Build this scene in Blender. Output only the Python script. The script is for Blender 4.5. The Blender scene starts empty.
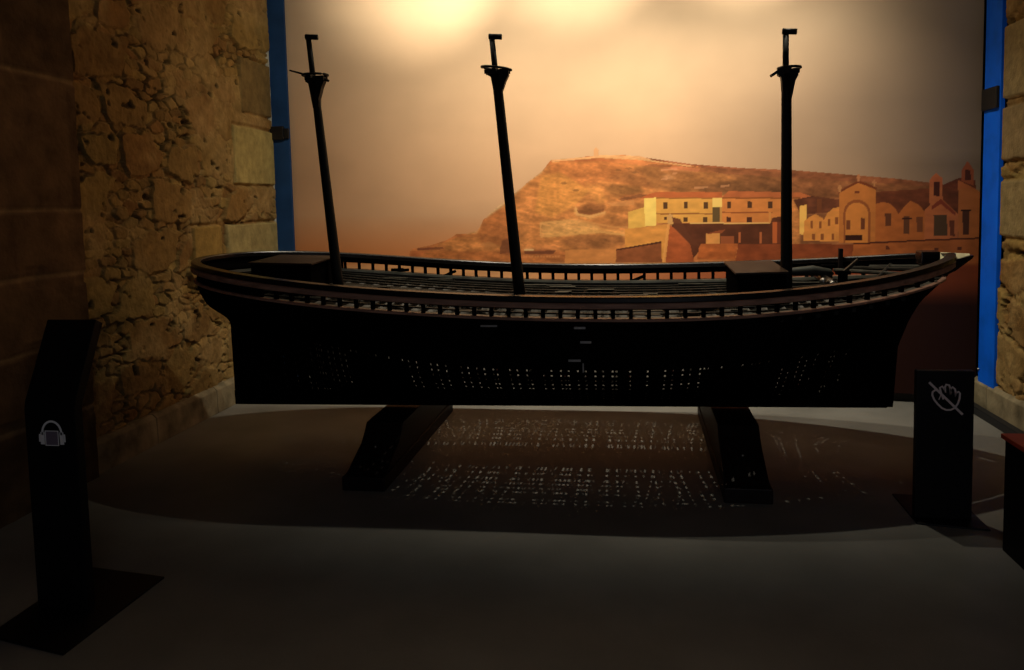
import bpy, bmesh, math, random
import numpy as np
from mathutils import Vector, Matrix
random.seed(7); rng = np.random.default_rng(11)
C = bpy.context.scene.collection
SC = bpy.context.scene

# ------------------------------------------------------------------ camera
F = 800.0; H = 1.55
YAW = math.radians(8.6); PITCH = math.radians(4.5); ROLL = math.radians(-1.3)
SHY = -70 / 1024.0
cam = bpy.data.cameras.new('camera'); co = bpy.data.objects.new('camera', cam); C.objects.link(co)
cam.sensor_width = 36; cam.lens = 36 * F / 1024; cam.sensor_fit = 'HORIZONTAL'
cam.shift_y = SHY; cam.clip_start = .05
MR = Matrix.Rotation(YAW, 3, 'Z') @ Matrix.Rotation(math.pi/2 - PITCH, 3, 'X') @ Matrix.Rotation(ROLL, 3, 'Z')
co.matrix_world = Matrix.Translation((0, 0, H)) @ MR.to_4x4()
SC.camera = co

# ------------------------------------------------------------------ materials
def lin(c):
    c = np.asarray(c, float) / 255.0
    return np.where(c <= .04045, c / 12.92, ((c + .055) / 1.055) ** 2.4)

def mat(name, rgb, rough=.6, metal=0., noise=0., nscale=8., bump=0., bscale=40., spec=.5, attr=None, nvec=(1, 1, 1)):
    m = bpy.data.materials.new(name); m.use_nodes = True
    nt = m.node_tree; n = nt.nodes; l = nt.links
    b = n['Principled BSDF']
    b.inputs['Roughness'].default_value = rough; b.inputs['Metallic'].default_value = metal
    b.inputs['Specular IOR Level'].default_value = spec
    tc = n.new('ShaderNodeTexCoord'); mp = n.new('ShaderNodeMapping'); l.new(tc.outputs['Object'], mp.inputs['Vector'])
    mp.inputs['Scale'].default_value = nvec
    nz = n.new('ShaderNodeTexNoise'); nz.inputs['Scale'].default_value = nscale; nz.inputs['Detail'].default_value = 6
    l.new(mp.outputs['Vector'], nz.inputs['Vector'])
    rp = n.new('ShaderNodeMapRange'); rp.inputs['From Min'].default_value = .3; rp.inputs['From Max'].default_value = .7
    rp.inputs['To Min'].default_value = 1 - noise; rp.inputs['To Max'].default_value = 1 + noise
    l.new(nz.outputs['Fac'], rp.inputs['Value'])
    mx = n.new('ShaderNodeVectorMath'); mx.operation = 'SCALE'
    if attr:
        a = n.new('ShaderNodeAttribute'); a.attribute_name = attr; l.new(a.outputs['Color'], mx.inputs[0])
    else:
        mx.inputs[0].default_value = tuple(rgb)
    l.new(rp.outputs['Result'], mx.inputs['Scale'])
    l.new(mx.outputs['Vector'], b.inputs['Base Color'])
    if bump:
        bn = n.new('ShaderNodeTexNoise'); bn.inputs['Scale'].default_value = bscale; bn.inputs['Detail'].default_value = 8
        l.new(mp.outputs['Vector'], bn.inputs['Vector'])
        bp = n.new('ShaderNodeBump'); bp.inputs['Strength'].default_value = bump; bp.inputs['Distance'].default_value = .01
        l.new(bn.outputs['Fac'], bp.inputs['Height']); l.new(bp.outputs['Normal'], b.inputs['Normal'])
    return m

M_black = mat('black_hull_paint', (.0035, .003, .003), .9, noise=.3, nscale=12, spec=.0)
M_gloss = mat('black_gloss_paint', (.006, .005, .005), .26, noise=.3, nscale=20, spec=.5)
M_brown = mat('brown_strake_wood', (.30, .165, .115), .6, noise=.35, nscale=6, nvec=(1, 8, 8), spec=.25)
M_inner = mat('raw_inner_wood', (.07, .06, .048), .7, noise=.3, nscale=10)
M_deck = mat('dark_deck_wood', (.012, .012, .010), .6, noise=.6, nscale=9, spec=.12)
M_deckl = mat('lighter_deck_wood', (.026, .027, .022), .6, noise=.6, nscale=11, spec=.2)  # lighter deck tone, lit bits of the deck put into the colour
M_wway = mat('lit_waterway_paint', (.06, .06, .05), .4, noise=.5, nscale=7, spec=.4)  # lightened so the colour carries the light line along the deck edge
M_roof = mat('cabin_roof_wood', (.018, .010, .007), .5, noise=.3, nscale=8, spec=.2)
M_mast = mat('mast_paint', (.004, .0035, .003), .6, spec=.15)
M_cream = mat('bare_bowsprit_wood', (.75, .68, .42), .6, noise=.25, nscale=14)
M_tag = mat('grey_metal_fitting', (.30, .29, .28), .4, noise=.2, nscale=30, metal=.3)
M_ball = mat('worn_metal', (.35, .33, .3), .3, metal=.8, noise=.2)
M_cradle = mat('dark_stained_timber', (.008, .004, .0035), .5, noise=.4, nscale=6, nvec=(6, 1, 6), spec=.2)
M_floor = mat('polished_concrete', (.19, .185, .165), .55, noise=.16, nscale=2.2, bump=.12, bscale=60, spec=.3)
M_stone = mat('rubble_stone', (1, 1, 1), .95, noise=.22, nscale=14, bump=.6, bscale=45, spec=.1, attr='col')
M_ashlar = mat('sandstone_block', (.17, .105, .06), .95, noise=.3, nscale=7, bump=.6, bscale=35, spec=.1, attr='col')
M_plinth = mat('stone_plinth', (.25, .21, .13), .9, noise=.5, nscale=6, bump=.5, bscale=30, spec=.1)
M_mural = mat('printed_mural', (1, 1, 1), .75, noise=.03, nscale=3, spec=.15, attr='col')
M_edge = mat('mural_board_edge', (.5, .42, .28), .7)
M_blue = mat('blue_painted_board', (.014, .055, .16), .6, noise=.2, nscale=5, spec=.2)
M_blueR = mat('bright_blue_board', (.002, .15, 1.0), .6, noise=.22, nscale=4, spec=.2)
M_lime = mat('pale_lime_edge', (.45, .44, .36), .9, noise=.2, nscale=10, bump=.5)
M_clamp = mat('black_clamp', (.004, .004, .005), .5)
M_ceil = mat('dark_ceiling', (.02, .018, .016), .9)
M_stand = mat('black_powder_coat', (.003, .003, .004), .5, noise=.1, spec=.2)
M_icon = mat('white_pictogram_ink', (.75, .75, .75), .5)
M_iconp = mat('pinkish_pictogram_ink', (.62, .52, .50), .5)
M_screen = mat('grey_plate', (.16, .13, .17), .5)
M_case = mat('black_case_panel', (.004, .004, .005), .6, spec=.15)
M_red = mat('red_case_top', (.42, .05, .02), .5, noise=.15, nscale=6)
M_skirt = mat('black_skirting', (.008, .009, .012), .5)

# ------------------------------------------------------------------ helpers
def obj(name, bm, m, parent=None, smooth=False, bevel=0):
    me = bpy.data.meshes.new(name)
    bmesh.ops.recalc_face_normals(bm, faces=bm.faces)
    if bevel:
        bmesh.ops.bevel(bm, geom=[e for e in bm.edges if len(e.link_faces) == 2 and e.calc_face_angle(0) > .5], offset=bevel, segments=2, profile=.6, affect='EDGES')
    bm.to_mesh(me); bm.free()
    o = bpy.data.objects.new(name, me); C.objects.link(o)
    for mm in (m if isinstance(m, (list, tuple)) else [m]): me.materials.append(mm)
    if parent: o.parent = parent
    if smooth:
        for p in me.polygons: p.use_smooth = True
    return o

def pyobj(name, verts, faces, m, parent=None, smooth=False, mi=None):
    me = bpy.data.meshes.new(name); me.from_pydata([tuple(v) for v in verts], [], faces); me.update()
    for mm in (m if isinstance(m, (list, tuple)) else [m]): me.materials.append(mm)
    o = bpy.data.objects.new(name, me); C.objects.link(o)
    if parent: o.parent = parent
    if smooth: me.polygons.foreach_set('use_smooth', [True] * len(me.polygons))
    if mi is not None: me.polygons.foreach_set('material_index', mi)
    return o

def thing(name, label, cat, loc=(0, 0, 0), group=None):
    o = bpy.data.objects.new(name, None); C.objects.link(o); o.location = loc
    o.empty_display_size = .1
    tag(o, label, cat, group); return o

def tag(o, label, cat, group=None):
    o['label'] = label; o['category'] = cat
    if group: o['group'] = group

def struct(o, label=None):
    o['kind'] = 'structure'
    if label: o['label'] = label
    return o

def box(bm, x0, x1, y0, y1, z0, z1, mtx=None):
    vs = [bm.verts.new((x, y, z)) for x in (x0, x1) for y in (y0, y1) for z in (z0, z1)]
    if mtx is not None:
        for v in vs: v.co = mtx @ v.co
    for f in ((0, 1, 3, 2), (4, 6, 7, 5), (0, 4, 5, 1), (2, 3, 7, 6), (0, 2, 6, 4), (1, 5, 7, 3)):
        bm.faces.new([vs[i] for i in f])

def prism(bm, poly, axis, a0, a1):
    """extrude polygon of 2-D points along axis ('x': pts are (y,z); 'y': (x,z); 'z': (x,y))"""
    def P(p, a):
        return {'x': (a, p[0], p[1]), 'y': (p[0], a, p[1]), 'z': (p[0], p[1], a)}[axis]
    A = [bm.verts.new(P(p, a0)) for p in poly]; B = [bm.verts.new(P(p, a1)) for p in poly]
    n = len(poly); bm.faces.new(A); bm.faces.new(B[::-1])
    for i in range(n): bm.faces.new((A[i], B[i], B[(i+1) % n], A[(i+1) % n]))

def tube(bm, pts, rad, seg=14, cap=True, sy=1.0):
    rings = []
    pts = [Vector(p) for p in pts]
    for i, p in enumerate(pts):
        d = (pts[min(i+1, len(pts)-1)] - pts[max(i-1, 0)]).normalized()
        ref = Vector((0, 1, 0)) if abs(d.y) < .9 else Vector((1, 0, 0))
        u = d.cross(ref).normalized(); v = d.cross(u).normalized()
        r = rad[i] if isinstance(rad, (list, tuple)) else rad
        rings.append([bm.verts.new(p + (u*math.cos(2*math.pi*k/seg) + v*sy*math.sin(2*math.pi*k/seg)) * r) for k in range(seg)])
    for a, b in zip(rings, rings[1:]):
        for k in range(seg): bm.faces.new((a[k], a[(k+1) % seg], b[(k+1) % seg], b[k]))
    if cap: bm.faces.new(rings[0]); bm.faces.new(rings[-1][::-1])

def sweep(bm, path, sec):
    """path: list of (x,y,z,nx,ny); sec: list of (outward, up) forming a closed section"""
    rings = [[bm.verts.new((x + nx*o, y + ny*o, z + dz)) for o, dz in sec] for x, y, z, nx, ny in path]
    n = len(sec)
    for a, b in zip(rings, rings[1:]):
        for k in range(n): bm.faces.new((a[k], a[(k+1) % n], b[(k+1) % n], b[k]))
    bm.faces.new(rings[0]); bm.faces.new(rings[-1][::-1])

# smooth value noise on numpy arrays
def vnoise(x, y, seed=0):
    r = np.random.default_rng(seed).random((64, 64))
    xi = np.floor(x).astype(int); yi = np.floor(y).astype(int); fx = x - xi; fy = y - yi
    fx = fx*fx*(3-2*fx); fy = fy*fy*(3-2*fy)
    g = lambda a, b: r[a % 64, b % 64]
    return (g(xi, yi)*(1-fx)*(1-fy) + g(xi+1, yi)*fx*(1-fy) + g(xi, yi+1)*(1-fx)*fy + g(xi+1, yi+1)*fx*fy)
def fbm(x, y, seed=0, o=4):
    s = 0; a = .5
    for k in range(o): s = s + a*vnoise(x*2**k, y*2**k, seed+k); a *= .5
    return s

def grid_mesh(name, P, col, m, parent=None):
    """P: (h,w,3) points, col (h,w,3) linear colours or None"""
    h, w, _ = P.shape
    me = bpy.data.meshes.new(name)
    me.vertices.add(h*w); me.vertices.foreach_set('co', P.reshape(-1).astype(np.float32))
    i = np.arange((h-1)*w).reshape(h-1, w)[:, :-1]
    q = np.stack([i, i+1, i+w+1, i+w], -1).reshape(-1)
    nf = (h-1)*(w-1)
    me.loops.add(nf*4); me.loops.foreach_set('vertex_index', q.astype(np.int32))
    me.polygons.add(nf); me.polygons.foreach_set('loop_start', (np.arange(nf)*4).astype(np.int32))
    me.update(calc_edges=True); me.validate()
    if col is not None:
        a = me.attributes.new('col', 'FLOAT_COLOR', 'POINT')
        cc = np.concatenate([col.reshape(-1, 3), np.ones((h*w, 1))], 1)
        a.data.foreach_set('color', cc.reshape(-1).astype(np.float32))
    me.polygons.foreach_set('use_smooth', np.ones(nf, bool))
    me.materials.append(m)
    o = bpy.data.objects.new(name, me); C.objects.link(o)
    if parent: o.parent = parent
    return o

# ------------------------------------------------------------------ the room
XL, XR = -3.20, 2.42
ZC = 3.9
def wall_y(x): return 6.90 - (x + 2.97) * (.75 / 5.39)      # plane of the end wall, slightly askew
bm = bmesh.new(); box(bm, -3.6, 2.8, -1.5, 7.4, -.12, 0); struct(obj('floor', bm, M_floor))
bm = bmesh.new(); box(bm, -3.6, 2.8, -1.5, 7.4, ZC, ZC+.12); struct(obj('ceiling', bm, M_ceil))
bm = bmesh.new()
prism(bm, [(-3.5, wall_y(-3.5)+.04), (2.75, wall_y(2.75)+.04), (2.75, 7.35), (-3.5, 7.35)], 'z', 0, ZC)
struct(obj('wall_back', bm, M_ceil))
bm = bmesh.new(); box(bm, -3.6, 2.8, -1.62, -1.5, 0, ZC); struct(obj('wall_front', bm, M_ceil))

def voronoi(Y, Z, cy, cz, jit, seed, rowshift=True):
    r = np.random.default_rng(seed); R = r.random((80, 80, 3))
    gy = Y/cy; gz = Z/cz
    iz0 = np.floor(gz).astype(int)
    best = np.full(Y.shape, 9e9); sec = np.full(Y.shape, 9e9); idc = np.zeros(Y.shape, int)
    for dz in (-1, 0, 1):
        iz = iz0 + dz; sh = (iz % 2) * .5
        iy0 = np.floor(gy - sh).astype(int)
        for dy in (-1, 0, 1):
            iy = iy0 + dy
            q = R[iy % 80, iz % 80]
            py = iy + sh + .5 + (q[..., 0]-.5)*jit; pz = iz + .5 + (q[..., 1]-.5)*jit
            # box-ish metric gives squarish stones
            ay = np.abs(gy-py); az = np.abs(gz-pz)
            d = (ay**3 + az**3)**(1/3)*(.9+.25*q[..., 2])
            i_ = (iy % 80)*80 + iz % 80
            nb = d < best
            sec = np.where(nb, best, np.minimum(sec, d)); best = np.where(nb, d, best); idc = np.where(nb, i_, idc)
    return best, sec-best, idc

def rubble(Y, Z, seed, blocks):
    """height (m, outwards) and colour of a rough rubble wall laid in lime mortar"""
    wY = Y + .09*(fbm(Y*5, Z*5, seed+1)-.5) + .03*(fbm(Y*18, Z*18, seed+11)-.5)
    wZ = Z + .10*(fbm(Y*4, Z*5, seed+2)-.5) + .03*(fbm(Y*18, Z*18, seed+12)-.5)
    _, e1, i1 = voronoi(wY, wZ, .47, .29, .62, seed)
    _, e2, i2 = voronoi(wY*1.0, wZ, .15, .065, .8, seed+5)
    t = np.random.default_rng(seed+3).random((6400, 4))
    nz = fbm(Y*9, Z*9, seed+4); nf = fbm(Y*40, Z*40, seed+8, 3)
    sm = lambda a, b, x: np.clip((x-a)/(b-a), 0, 1)**2*(3-2*np.clip((x-a)/(b-a), 0, 1))
    chip = (e1 < .17 + .22*(nz-.5)) | (t[i1, 3] < .20)
    smear = sm(.40, .58, fbm(Y*2.3+7, Z*2.1, seed+20))          # mortar smeared flush over the joints
    hb = .030*sm(.03, .13, e1)*(.5+.8*t[i1, 0])
    hs = .028*sm(.02, .16, e2)*(.2+1.0*t[i2, 0])-.004
    h = np.where(chip, hs, hb)
    joint = np.where(chip, 1-sm(.02, .12, e2), 1-sm(.02, .08, e1))
    h = h*(1-.75*smear) + .022*smear + .012*(nz-.5) + .010*(nf-.5)
    low = np.clip((1.2-Z)/.8, 0, 1)
    pit = sm(.68, .74, fbm(Y*9, Z*14, seed+44))*.9
    deep = sm(.46, .58, fbm(Y*3.1, Z*6.5+3, seed+30) + .12*low)*joint*(1-.7*smear)
    h = h - .050*deep - .020*low*joint - .03*pit
    hue = np.where(chip[..., None], t[i2][..., 1:4], t[i1][..., 1:4])
    c1 = lin((150, 124, 70)); c2 = lin((132, 96, 54)); c3 = lin((116, 102, 64))
    k = hue[..., 1:2]
    col = c2*(1-k) + c1*k; col = col*(1-.5*hue[..., 2:3]*.6) + c3*(.3*hue[..., 2:3])
    col = col*(.82+.3*hue[..., 0:1])
    mort = lin((176, 150, 100)); mm = np.clip(np.maximum(joint*.6, smear*.35*(.6+nz)), 0, 1)[..., None]
    col = col*(1-mm) + mort*mm*(.75+.5*nz[..., None])
    col = col*(1-.8*np.maximum(deep, pit)[..., None])
    for (y0, y1, z0, z1, c, hh) in blocks:
        dd = np.minimum(np.minimum(Y-y0, y1-Y), np.minimum(Z-z0, z1-Z)) + .012*(nz-.5)
        ins = sm(-.006, .006, dd); gap = sm(-.035, -.01, dd)*(1-ins)
        h = h*(1-ins) + (hh+.004*(nf-.5))*ins - .02*gap
        col = col*(1-ins[..., None]) + lin(c)*(.9+.25*nz[..., None])*ins[..., None]
    return h, col

# left wall: rubble between the big corner blocks and the end wall
ys = np.arange(4.10, 6.845, .0075); zs = np.arange(.0, 3.9, .0085)
ZZ, YY = np.meshgrid(zs, ys, indexing='ij')
blocks = [(6.12, 6.95, 1.75, 2.22, (168, 152, 96), .030), (5.95, 6.95, 1.05, 1.42, (160, 146, 98), .028),
          (5.45, 5.85, 1.14, 1.42, (150, 122, 66), .030), (6.22, 6.95, .22, .62, (150, 132, 84), .030), (6.30, 6.95, 2.35, 2.8, (120, 100, 62), .022)]
h, col = rubble(YY, ZZ, 21, blocks)
P = np.stack([XL + h, YY, ZZ], -1)[:, ::-1]
struct(grid_mesh('wall_left', P, col[:, ::-1], M_stone))
# right wall: the thin slice beside the blue board
ys = np.arange(2.2, 5.755, .012); zs = np.arange(.0, 3.9, .012)
ZZ, YY = np.meshgrid(zs, ys, indexing='ij')
h, col = rubble(YY, ZZ, 55, [(4.9, 5.9, 2.15, 2.62, (150, 132, 92), .03), (4.9, 5.9, 1.75, 2.1, (140, 120, 84), .03), (5.0, 5.8, 1.25, 1.62, (146, 128, 88), .03)])
P = np.stack([XR+.03 - h, YY, ZZ], -1)
struct(grid_mesh('wall_right', P, col, M_stone))
bm = bmesh.new(); box(bm, XR+.05, XR+.25, -1.5, 6.5, 0, ZC); struct(obj('wall_right', bm, M_ceil))
bm = bmesh.new(); box(bm, XL-.25, XL-.04, -1.5, 6.84, 0, ZC); struct(obj('wall_left', bm, M_ceil))

# big squared corner blocks standing a little proud of the rubble on the left
ys = np.arange(-1.5, 4.1701, .02); zs = np.arange(0, 3.9, .012)
ZZ, YY = np.meshgrid(zs, ys, indexing='ij')
course = np.array([-.2, .42, .80, 1.19, 1.545, 2.26, 2.75, 3.2, 3.6, 4.0, 4.4])
tilt = ZZ - .02*np.sin(YY*2.1) - .012*(fbm(YY*3, ZZ*3, 3)-.5)
ci = np.clip(np.searchsorted(course, tilt)-1, 0, 9)
dj = np.minimum(tilt-course[ci], course[np.clip(ci+1, 0, 10)]-tilt)
yo = YY + (ci % 2)*.45 + .3
dv = np.abs(((yo/1.1) % 1)*1.1 - .55); dv = .55-dv
nz = fbm(YY*8, ZZ*8, 31); nf = fbm(YY*30, ZZ*30, 35, 3)
jr = np.clip(1-dj/(.014+.010*nz), 0, 1)
jb = 0*dv
wear = np.clip((fbm(YY*4, ZZ*6, 39)-.52)*8, 0, 1)*(dj < .055)
h = .0 + .012*(nz-.5) + .006*(nf-.5) - .012*jr - .015*jb - .018*wear
tone = np.random.default_rng(5).random(40)[(ci*3 + np.floor(yo/1.1).astype(int)) % 40]
col = lin((96, 74, 50))*(.75+.5*tone[..., None])*(.75+.5*nz[..., None])
jm = np.clip(jr*.9, 0, 1)[..., None]; col = col*(1-jm) + lin((140, 116, 82))*jm
P = np.stack([XL + .10 + h, YY, ZZ], -1)[:, ::-1]
struct(grid_mesh('trim_1', P, col[:, ::-1], M_ashlar), 'corner pier of large squared sandstone blocks')
bm = bmesh.new(); box(bm, XL-.04, XL+.05, -1.5, 4.165, 0, ZC); struct(obj('trim_2', bm, M_plinth))
bm = bmesh.new()   # squared slabs of the low stone plinth, one mesh, joints cut between them
y = 4.18
for L in (.62, .78, .55, .60):
    y1 = min(y+L, 6.82)
    prism(bm, [(XL-.03, 0), (XL+.075, 0), (XL+.07, .175), (XL+.045, .20), (XL-.03, .205)], 'y', y, y1-.008); y = y1
struct(obj('baseboard_left', bm, M_plinth, bevel=.006))
bm = bmesh.new(); y = 2.3
for L in (.9, .85, 1.0, .8, .4):
    y1 = min(y+L, 6.10)
    prism(bm, [(XR+.05, 0), (XR-.02, 0), (XR-.02, .20), (XR+.01, .23), (XR+.05, .23)], 'y', y, y1-.008); y = y1
struct(obj('baseboard_right', bm, M_plinth, bevel=.006))
bm = bmesh.new(); box(bm, XR-.075, XR-.022, 2.3, 6.12, 0, .055)
struct(obj('trim_3', bm, M_skirt, bevel=.006), 'black cable skirting along the foot of the right wall')

# blue boards at both ends of the mural
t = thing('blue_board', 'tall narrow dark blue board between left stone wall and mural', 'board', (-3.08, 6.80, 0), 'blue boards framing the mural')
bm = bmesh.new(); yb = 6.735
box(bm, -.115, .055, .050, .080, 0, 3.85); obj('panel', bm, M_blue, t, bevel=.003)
bm = bmesh.new(); tube(bm, [(-.125, .055, z) for z in np.linspace(0, 3.85, 60)], [.022+.006*random.random() for _ in range(60)], 8)
obj('edge_filler', bm, M_lime, t)
bm = bmesh.new(); box(bm, -.110, .015, .015, .049, 2.15, 2.27); box(bm, .015, .060, .025, .049, 2.16, 2.25); obj('clamp', bm, M_clamp, t, bevel=.005)
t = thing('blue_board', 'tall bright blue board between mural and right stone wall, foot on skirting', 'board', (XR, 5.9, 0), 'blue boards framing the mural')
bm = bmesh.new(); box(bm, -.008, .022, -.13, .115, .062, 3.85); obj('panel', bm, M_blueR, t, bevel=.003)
bm = bmesh.new(); box(bm, -.03, -.0085, -.12, .11, 2.10, 2.245); obj('clamp', bm, M_clamp, t, bevel=.005)
bm = bmesh.new(); bmesh.ops.create_uvsphere(bm, u_segments=12, v_segments=8, radius=.009); o = obj('screw', bm, M_ball, t, True); o.location = (-.012, .10, .30)

# ------------------------------------------------------------------ the mural (a flat print; its picture lives in the mesh colours)
MRi = np.array(MR.transposed())
def to_px(P):
    v = (P - np.array([0, 0, H])) @ MRi.T
    return 512 + F*v[..., 0]/-v[..., 2], 335 + SHY*1024 - F*v[..., 1]/-v[..., 2]

def inpoly(x, y, poly):
    r = np.zeros(x.shape, bool); n = len(poly)
    for i in range(n):
        x0, y0 = poly[i]; x1, y1 = poly[(i+1) % n]
        if y0 == y1: continue
        c = (y0 > y) != (y1 > y)
        r ^= c & (x < (x1-x0)*(y-y0)/(y1-y0)+x0)
    return r

mx0, mx1 = -3.045, 2.445
xs = np.linspace(mx0, mx1, 1000)
zs = np.concatenate([np.arange(.07, .95, .06), np.arange(.95, 2.02, .0058), np.arange(2.03, 3.86, .045)])
XX, ZZ = np.meshgrid(xs, zs)
PM = np.stack([XX, wall_y(XX), ZZ], -1)
u, v = to_px(PM)
# the picture: (colour 0-255, polygon)
def lerp3(a, b, t): return np.asarray(a, float)*(1-t[..., None]) + np.asarray(b, float)*t[..., None]
t = np.clip((v-20)/230, 0, 1)
img = lerp3((224, 190, 152), (220, 162, 116), t)
cl = np.clip((fbm(u/150+3, v/60, 71)-.42)*2.2, 0, 1)
img = img*(1-.08*cl[..., None])
cl2 = np.clip((u-640)/340, 0, 1)*np.clip(1.15-np.abs(v-125)/150, 0, 1)
img = lerp3(img, (112, 96, 84), .85*cl2)
lf = np.clip((v-215)/40, 0, 1)*np.clip((620-u)/160, 0, 1); img = lerp3(img, (222, 128, 66), .8*lf)
def P_(c, poly, tex=.0, seed=1, a=1.0, sx=9, sy=5):
    global img
    m = inpoly(u, v, poly)
    cc = np.broadcast_to(np.asarray(c, float), img.shape)
    if tex: cc = cc*(1+tex*2*(fbm(u/sx, v/sy, seed)-.47))[..., None]
    img = np.where(m[..., None], img*(1-a)+cc*a, img)
def R_(c, x0, y0, x1, y1, **k): P_(c, [(x0, y0), (x1, y0), (x1, y1), (x0, y1)], **k)
# hills
P_((150, 84, 50), [(640, 157), (690, 164), (740, 168), (790, 170), (840, 174), (900, 179), (940, 184), (980, 193), (980, 262), (600, 262)], .35, 5)
P_((204, 118, 62), [(410, 262), (412, 249), (432, 245), (447, 240), (457, 234), (477, 233), (484, 219), (489, 216), (503, 206), (512, 197), (528, 182), (541, 173), (551, 160), (575, 158.5), (590, 156), (625, 155), (648, 160), (700, 167), (740, 180), (800, 200), (800, 262)], .30, 6)
P_((178, 92, 48), [(551, 161), (600, 158), (640, 170), (655, 190), (600, 180), (570, 200), (545, 205)], .3, 7, .45)
P_((226, 140, 66), [(541, 176), (560, 172), (590, 190), (575, 206), (552, 218), (535, 212)], .25, 8, .7)
P_((230, 140, 70), [(585, 182), (600, 186), (608, 200), (600, 206), (590, 196)], .3, 9, .6)
P_((132, 78, 44), [(650, 164), (780, 172), (800, 200), (690, 196), (640, 186), (606, 178)], .45, 10, .55)
P_((112, 66, 40), [(700, 186), (730, 180), (790, 186), (790, 196), (700, 192)], .4, 11, .7)
P_((120, 74, 40), [(604, 190), (612, 184), (640, 186), (645, 192), (618, 198)], .4, 12, .55)
P_((216, 160, 100), [(551, 160), (590, 156.6), (600, 155), (640, 156), (655, 161), (690, 165.5), (690, 167), (640, 160), (600, 158), (552, 162)], .2, 13, .8)
R_((214, 150, 96), 594, 150, 598.5, 157); P_((214, 150, 96), [(593.5, 150.5), (596.2, 147), (599, 150.5)])
P_((214, 120, 74), [(660, 168), (680, 166), (700, 169), (698, 172), (662, 171)], .3, 14, .6)
P_((205, 130, 84), [(661, 176), (668, 174), (676, 178), (668, 180)], .2, 15, .8)
# left lower slopes
P_((168, 86, 46), [(484, 220), (500, 208), (515, 212), (520, 232), (505, 246), (480, 242), (478, 232)], .35, 16, .5)
P_((172, 92, 52), [(418, 248), (445, 246), (445, 250), (418, 250)], .3, 17, .9)
P_((150, 78, 46), [(502, 240), (512, 236), (514, 254), (500, 254)], .3, 18, .8)
P_((232, 160, 92), [(541, 222), (575, 219), (600, 226), (598, 232), (541, 236)], .2, 19, .7)
P_((150, 84, 46), [(576, 208), (590, 203), (605, 204), (606, 210), (590, 215), (577, 213)], .4, 20, .85)
P_((232, 158, 88), [(574, 208), (577, 208), (578, 214), (592, 216), (606, 212), (606, 214), (590, 219), (575, 215)], .1, 21, .8)
P_((150, 86, 48), [(556, 243), (580, 234), (622, 236), (625, 243), (600, 250)], .35, 22, .7)
P_((232, 156, 84), [(545, 233), (600, 228), (626, 231), (626, 236), (600, 233), (546, 238)], .15, 23, .6)
P_((160, 84, 46), [(620, 196), (642, 193), (650, 196), (630, 201), (620, 199)], .4, 24, .7)
P_((226, 130, 72), [(522, 246), (560, 244), (560, 256), (522, 258)], .35, 25, .5)
P_((120, 60, 40), [(524, 250), (556, 250), (552, 254), (524, 253.5)], .3, 26, .9)
P_((230, 176, 120), [(524, 249), (534, 249), (534, 250.4), (524, 250.4)])
P_((180, 88, 44), [(410, 251), (980, 251), (980, 266), (410, 266)], .2, 27, .45)
# soften the hills, as a print enlarged this much is soft
def blur(a, n):
    for _ in range(n):
        a = np.concatenate([a[:1], (a[:-2]+2*a[1:-1]+a[2:])/4, a[-1:]], 0)
        a = np.concatenate([a[:, :1], (a[:, :-2]+2*a[:, 1:-1]+a[:, 2:])/4, a[:, -1:]], 1)
    return a
hm = inpoly(u, v, [(405, 265), (440, 244), (478, 230), (489, 214), (541, 172), (553, 162), (600, 161), (700, 172), (985, 190), (985, 265)])[..., None]
sf = blur(img, 5); strat = 1+.30*(fbm((u+v*.8)/16, (v-u*.25)/2.6, 91)-.47)+.28*(fbm(u/3.0, v/1.8, 92)-.47)
sf = np.clip(sf*strat[..., None], 0, 255)
img = np.where(hm, sf, img)
# walls, terraces and tracks that stay crisp on the slope
P_((228, 158, 100), [(551, 160.3), (590, 157), (600, 155.4), (640, 156.2), (655, 161), (692, 165.6), (692, 166.8), (640, 158.2), (600, 157.4), (552, 161.8)], .2, 93, .75)
R_((222, 158, 104), 594, 149.5, 598, 157, a=.9); P_((222, 158, 104), [(593.5, 150.5), (596, 147), (598.8, 150.5)])
P_((226, 154, 92), [(575, 207), (576.5, 207), (578, 213.5), (590, 215.6), (605, 211.5), (606, 212.8), (591, 217.4), (576, 215)], a=.75)
P_((120, 66, 38), [(577, 210), (590, 211.5), (604, 208.5), (604, 211), (591, 214.6), (578, 212.8)], a=.6)
P_((226, 152, 86), [(541, 236), (560, 234.2), (600, 231), (625, 234.5), (625, 235.7), (600, 232.6), (560, 235.8), (541, 237.6)], a=.6)
P_((226, 152, 86), [(540, 222.5), (572, 219.5), (572, 221), (541.5, 224), (541.5, 236), (540, 236)], a=.65)
P_((214, 138, 78), [(578, 219), (612, 226), (640, 227), (640, 228.4), (611, 227.6), (577, 220.6)], a=.55)
P_((212, 132, 76), [(606, 203), (634, 200), (634, 205), (614, 206.5)], .15, 94, .55)
P_((110, 62, 38), [(618, 199), (640, 194), (652, 195.5), (634, 198.5), (622, 201)], .3, 95, .6)
for x, y in ((614, 170), (625, 168.5), (631, 172), (560, 183), (572, 190)): P_((120, 74, 42), [(x, y), (x+5, y-1.2), (x+8, y+.6), (x+3, y+1.6)], a=.5)
for x, y, w_ in ((661, 169, 16), (661, 178.5, 7), (694, 187, 14), (720, 185.5, 9), (672, 173, 5)): P_((222, 140, 96), [(x, y), (x+w_, y-1), (x+w_, y+1), (x, y+2)], a=.55)
P_((116, 62, 40), [(417, 248.6), (443, 246.6), (444, 249), (418, 250.6)], a=.6); P_((120, 64, 40), [(500, 249), (503, 241), (511, 238), (512, 252), (500, 254)], a=.6)
R_((232, 176, 122), 524, 249, 534, 250.3, a=.8); P_((110, 58, 38), [(524, 251), (556, 250.6), (553, 254), (525, 254)], a=.7)
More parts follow.
